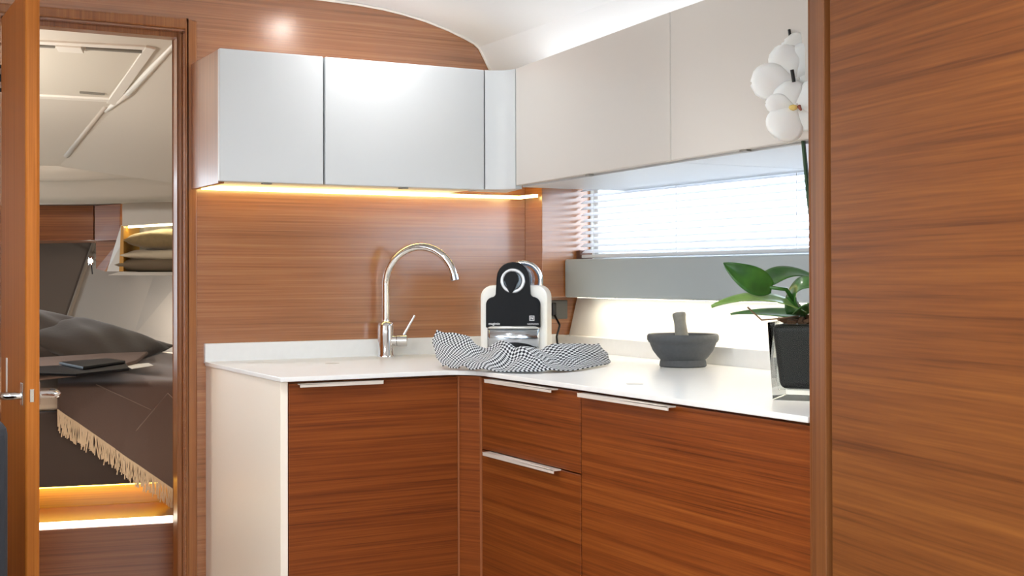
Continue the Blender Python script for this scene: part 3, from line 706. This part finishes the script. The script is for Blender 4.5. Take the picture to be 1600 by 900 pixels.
face([(191, 318), (320, 306), (320, 345), (191, 353)], [5.58]*4, .02).build('fascia', W2, c)
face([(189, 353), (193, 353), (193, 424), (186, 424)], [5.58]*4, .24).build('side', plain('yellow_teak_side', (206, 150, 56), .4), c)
face([(189, 352), (167, 424), (187, 424), (191, 378)], [5.62, 5.64, 5.62, 5.6], .02).build('cheek', W2, c)
face([(186, 425), (320, 425), (320, 431), (168, 430)], [5.57]*4, .28).build('shelf_board', W2, c, bevel=.002)
face([(192, 353), (320, 345), (320, 426), (192, 426)], [5.84]*4, .02).build('back', W2, c)
tag(face([(200, 353), (318, 346), (318, 349), (200, 356)], [5.62]*4, .02).build('light_strip', emit('led_shelf', (255, 240, 190), 16)), 'warm light strip inside the cabin shelf', 'light strip')
# cushions on the shelf
def cushion(name, o0, M, w_, h_, t_, mat, parent=None, wr=.006):
    rnd = random.Random(hash(name) % 97 if False else len(name)+int(w_*100))
    ph = [rnd.uniform(0, 6) for _ in range(4)]
    def side(sg):
        def fn(u, v):
            x, y = (u-.5)*2, (v-.5)*2
            pz = ((1-abs(x)**2.6)*(1-abs(y)**2.6))**.5 if abs(x) < 1 and abs(y) < 1 else 0
            pin = 1-.07*(1-abs(y))*0 - .06*(1-x*x)*abs(y)**4*0
            sx = x*(1-.05*(1-y*y)); sy = y*(1-.05*(1-x*x))
            return M @ Vector((sx*w_/2, sy*h_/2, sg*(pz*t_/2 + wr*pz*sin(x*5+ph[0]+y*3)*sin(y*4+ph[1]))))
        return fn
    bb = B(); bb.grid(side(1), 22, 18); bb.grid(side(-1), 22, 18)
    return bb.build(name, mat, parent, smooth=True)
def camframe(p, rz=0, rx=0):
    X = Vector((CR.x, CR.y, 0)).normalized(); Z = Vector((0, 0, 1)); Y = Z.cross(X)   # Y = away from viewer
    M = Matrix((X, Y, Z)).transposed().to_4x4()
    return Matrix.Translation(p) @ M @ Matrix.Rotation(rz, 4, 'Z') @ Matrix.Rotation(rx, 4, 'X')
GOLD = plain('olive_gold_fabric', (146, 126, 88), .7, sheen=.3, var=.35, bscale=40); PALE = plain('pale_fabric', (214, 202, 176), .8, sheen=.2)
TAU = plain('taupe_fabric', (122, 108, 88), .85)
o = cushion('shelf_cushion', None, camframe(at(262, 374, 5.68), 0, radians(4)), .34, .2, .085, GOLD); tag(o, 'olive gold cushion lying uppermost on the cabin shelf', 'cushion')
o = cushion('shelf_blanket', None, camframe(at(262, 398, 5.68), 0, radians(2)), .36, .22, .05, PALE); tag(o, 'pale folded blanket between the cushion and taupe bedding', 'blanket')
o = cushion('shelf_bedding', None, camframe(at(258, 414, 5.68), 0, 0), .38, .22, .07, TAU); tag(o, 'taupe bedding lowest in the pile on the cabin shelf', 'bedding')

# reading lamp
rl = at(143, 408, 5.95)
c = thing('reading_lamp', 'small bright reading lamp on the cabin wall', 'lamp', rl)
B(camframe(rl)).lathe([(.012, -.02), (.016, -.018), (.016, .016), (.011, .02)], n=18).build('lamp_head', CHROME, c, smooth=40)
B(Matrix.Translation(rl - fw*.016)).lathe([(0, -.011), (.008, -.008), (.011, 0), (.008, .008), (0, .011)], n=16).build('bulb', emit('lamp_bulb', (255, 246, 230), 60), c, smooth=True)
B().tube([rl+Vector((0, 0, .0)), rl+Vector((fw.x*.24, fw.y*.24, .01))], .006, 10).build('bracket', CHROME, c, smooth=True)
B().tube([rl-Vector((0, 0, .02)), rl-Vector((-.004, 0, .06))], .003, 8).build('switch', BLACK, c, smooth=True)
# its twin on the window side, hidden by the door jamb
r2 = at(306, 486, 5.80)
c = thing('reading_lamp', 'reading lamp beside the berth behind the door jamb', 'lamp', r2)
B(camframe(r2)).lathe([(.012, -.02), (.016, -.018), (.016, .016), (.011, .02)], n=18).build('lamp_head', CHROME, c, smooth=40)
area('reading_light', r2 + Vector((-.01, 0, -.03)), .05, 5.0, (1, .95, .88), rot=Vector((-.5, .75, -.35)).to_track_quat('-Z', 'Y').to_euler())

# berth
BZ = .81
bth = thing('berth', 'built-in double berth with dark base, beige mattress and lit step', 'bed', (1.0, 5.0, 0))
f1, f2 = Vector((.2, 4.39, 0)), Vector((2.2, 3.99, 0))        # line of the berth front
fdv = (f2-f1).normalized(); inn = Vector((-fdv.y, fdv.x, 0))
def bxy(t_, s_): q = f1 + fdv*t_ + inn*s_; return (q.x, q.y)
def clip(poly, p, nrm):                # keep the side of the line the normal points to
    out = []
    for i, a in enumerate(poly):
        b_ = poly[(i+1) % len(poly)]; da = (a[0]-p[0])*nrm[0]+(a[1]-p[1])*nrm[1]; db = (b_[0]-p[0])*nrm[0]+(b_[1]-p[1])*nrm[1]
        if da >= 0: out.append(a)
        if da*db < 0: k = da/(da-db); out.append((a[0]+(b_[0]-a[0])*k, a[1]+(b_[1]-a[1])*k))
    return out
def slabp(t0, t1, s0, s1):
    pl = [bxy(t0, s0), bxy(t1, s0), bxy(t1, s1), bxy(t0, s1)]
    wd = Vector((RT.x-sB.x, RT.y-sB.y)).normalized(); wn = (wd.y, -wd.x)
    if wn[1] > 0: wn = (-wn[0], -wn[1])
    pl = clip(pl, (sB.x+wn[0]*.012, sB.y+wn[1]*.012), wn)
    pl = clip(pl, (1.94, 0), (-1, 0))
    return clip(pl, (-.94, 0), (1, 0))
B().prism(slabp(-.6, 1.75, -.05, 1.88), .50, .735).build('base', BROWN_D, bth, bevel=.006)
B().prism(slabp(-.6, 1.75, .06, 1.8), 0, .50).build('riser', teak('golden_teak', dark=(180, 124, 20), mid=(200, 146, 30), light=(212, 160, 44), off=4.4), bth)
B().prism(slabp(-.6, 1.75, -.045, 1.86), .737, BZ).build('mattress', SHEET, bth, bevel=.02, seg=3)
step = B().prism(slabp(-.6, 1.75, -.33, .055), 0, .42).build('step', TK2, bth, bevel=.003)
tag(B().prism(slabp(-.5, 1.7, .035, .05), .485, .499).build('light_strip', emit('led_berth', (255, 214, 90), 16)), 'amber light strip under the berth base', 'light strip')
tag(B().prism(slabp(-.5, 1.65, -.325, -.245), .4205, .427).build('light_strip', emit('led_step', (255, 246, 226), 7), bevel=.001), 'bright white light strip along the edge of the berth step', 'light strip')
# throw draped over the berth front, hem running diagonally
th = thing('throw_blanket', 'taupe throw with tan fringe draped over the berth corner', 'blanket', (.9, 4.5, .5))
def hem(t_):   # lower hem on the front plane, t 0..1 left to right
    return (90+ (330-90)*t_, 641 + (808-641)*t_)
pf = Vector((*bxy(0, -.062), 0))
def thr(u, v):
    hx, hy = hem(u)
    H = onplane(hx, hy, pf, inn)
    tq = (H-f1).dot(fdv)
    e = Vector((*bxy(tq, -.062), BZ+.004))
    if v <= .5:
        k = v*2; p = H.lerp(e, k); bulge = .012*sin(u*14+1)*(1-k) + .006*sin(u*33)*(1-k)
        return p - inn*(.004+max(0, bulge)) 
    k = (v-.5)*2
    sl = .15*(1-u)
    s_ = -.055 + k*(1.35)
    z = BZ+.010 + .012*sin(k*9+u*8)*sin(u*6+k*4)*min(1, k*4) + .01*k
    q = bxy(tq - sl*k*.6 + .05*k, s_)
    return Vector((q[0], q[1], z))
bb = B(); bb.grid(thr, 40, 44); bb.build('cloth', THROW, th, smooth=True, solid=.004)
fr = B(); rr = random.Random(3)
for k in range(260):
    u = (k+.5)/260; p = thr(u, 0) - inn*.002
    L = .055+rr.uniform(-.012, .012); sw_ = rr.uniform(-.012, .012)
    q = p - Vector((0, 0, L)) + fdv*sw_
    fr.tube([p+Vector((0, 0, .006)), p.lerp(q, .5)+inn*rr.uniform(-.004, .002), q], [.0017, .0015, .0019], 5)
f_ = fr.build('fringe', FRINGE, th); f_['kind'] = 'stuff'
SEAM = plain('pale_seam', (138, 118, 106), .8)
for a_, b_ in (((196, 692), (262, 614)), ((262, 614), (300, 652)), ((150, 600), (236, 640))):
    B().tube([onplane(*a_, pf, inn)-inn*.009, onplane(*b_, pf, inn)-inn*.006], .0016, 6).build('seam', SEAM, th, smooth=True)
def onbed(px, py, z=BZ+.03): return onz(px, py, z)
# pillows
def pillow(px, py, z, w_, h_, t_, rz, rx, mat, label, ry=0):
    p = onz(px, py, z); M = camframe(p, rz, rx) @ Matrix.Rotation(ry, 4, 'Y')
    o = cushion('pillow', None, M, w_, h_, t_, mat, wr=.010); tag(o, label, 'pillow', 'pillows on the berth'); return o
PB = plain('chocolate_pillowcase', (66, 56, 50), .75, sheen=.3, bump=.25, bscale=60)
pillow(66, 527, .912,   .50, .40, .16, .25, radians(20), PB, 'big chocolate pillow nearest the doorway on the berth', radians(13))
pillow(150, 536, .890, .46, .36, .12, -.30, radians(11), plain('dark_taupe_pillowcase', (62, 53, 47), .75, sheen=.3, bump=.25, bscale=60), 'dark taupe pillow leaning behind the chocolate pillow', radians(15))
pillow(196, 543, .862, .34, .26, .05, -.15, radians(8), PB, 'thin flat pillow at the far end of the row', radians(5))
# folded sheet, folded blanket, black folder
def bedbox(name, pix, z0, z1, mat, bev=.01):
    pl = [onz(x, y, z1) for x, y in pix]
    return B().prism([(p.x, p.y) for p in pl], z0, z1).build(name, mat, bevel=bev, seg=3)
o = bedbox('folded_sheet', [(40, 560), (150, 552), (228, 547.5), (246, 549), (190, 557), (40, 570)][::-1], BZ+.002, BZ+.034, SHEET); tag(o, 'beige turned-down sheet below the pillows', 'sheet')
o = bedbox('folded_blanket', [(30, 560), (160, 552), (232, 549), (214, 563), (150, 578), (30, 590)][::-1], BZ+.035, BZ+.05, plain('mauve_brown_blanket', (116, 96, 86), .85)); tag(o, 'mauve brown folded blanket across the bed under the black folder', 'blanket')
c = thing('folder', 'black folders stacked on the folded blanket', 'folder', onz(140, 574, BZ+.06))
for k, (pix) in enumerate(([(60, 572), (196, 566), (202, 575), (120, 584), (60, 582)], [(92, 570), (168, 564), (196, 568), (130, 578)])):
    pl = [onz(x, y, BZ+.06) for x, y in pix]; zz = BZ+.051+k*.010
    B().prism([(p.x, p.y) for p in pl[::-1]], zz, zz+.009).build('cover', GLOSSBLACK, c, bevel=.002)
o = bedbox('paper_sheet', [(196, 570), (232, 567), (240, 571), (206, 576)][::-1], BZ+.036, BZ+.038, plain('white_paper', (240, 236, 226), .6), .0003); tag(o, 'white paper sheet lying by the black folders', 'paper')
# lamp added out of sight behind the door leaf to light the cabin
c = thing('added_fill_lamp', 'added unseen round lamp that lights the sleeping cabin', 'lamp', (.1, 4.3, 1.7))
B().lathe([(.0, .0), (.07, 0), (.08, .01), (.08, .03), (0, .03)], (.1, 4.3, 1.66), 28).build('shade', plain('opal_shade', (245, 240, 230), .5), c, smooth=40)
pd = bpy.data.lights.new('cabin_fill', 'POINT'); pd.energy = 38; pd.color = (1, .95, .88); pd.shadow_soft_size = .07
po = bpy.data.objects.new('cabin_fill', pd); COL.objects.link(po); po.location = (.1, 4.3, 1.56)

# ------------------------------------------------------------------ downlights: first known by its reflection, the rest added unseen for fill
SPOT = emit('downlight_lens', (255, 250, 244), 170)
for k, (x, y, pw, lab) in enumerate(((1.343, 3.147, 3, 'recessed ceiling downlight just in front of the sink lockers'), (.55, 2.3, 12, 'added unseen downlight giving fill in front of the cabin doorway'),
                                (.7, .9, 14, 'added unseen downlight giving fill over the middle of the galley floor'), (-.5, 1.4, 14, 'added unseen downlight giving fill over the charcoal sofa'))):
    c = thing('downlight', lab, 'light', (x, y, 1.96), 'ceiling downlights')
    B().lathe([(.030, 1.9665), (.030, 1.962), (.040, 1.960), (.042, 1.9665)], (x, y, 0), 28).build('bezel', CHROME, c, smooth=40)
    B().lathe([(0, 1.9645), (.030, 1.9645)], (x, y, 0), 28).build('lens', SPOT, c)
    area('downlight_beam', (x, y, 1.958), .055, pw, (.97, .98, 1), spread=radians(150))
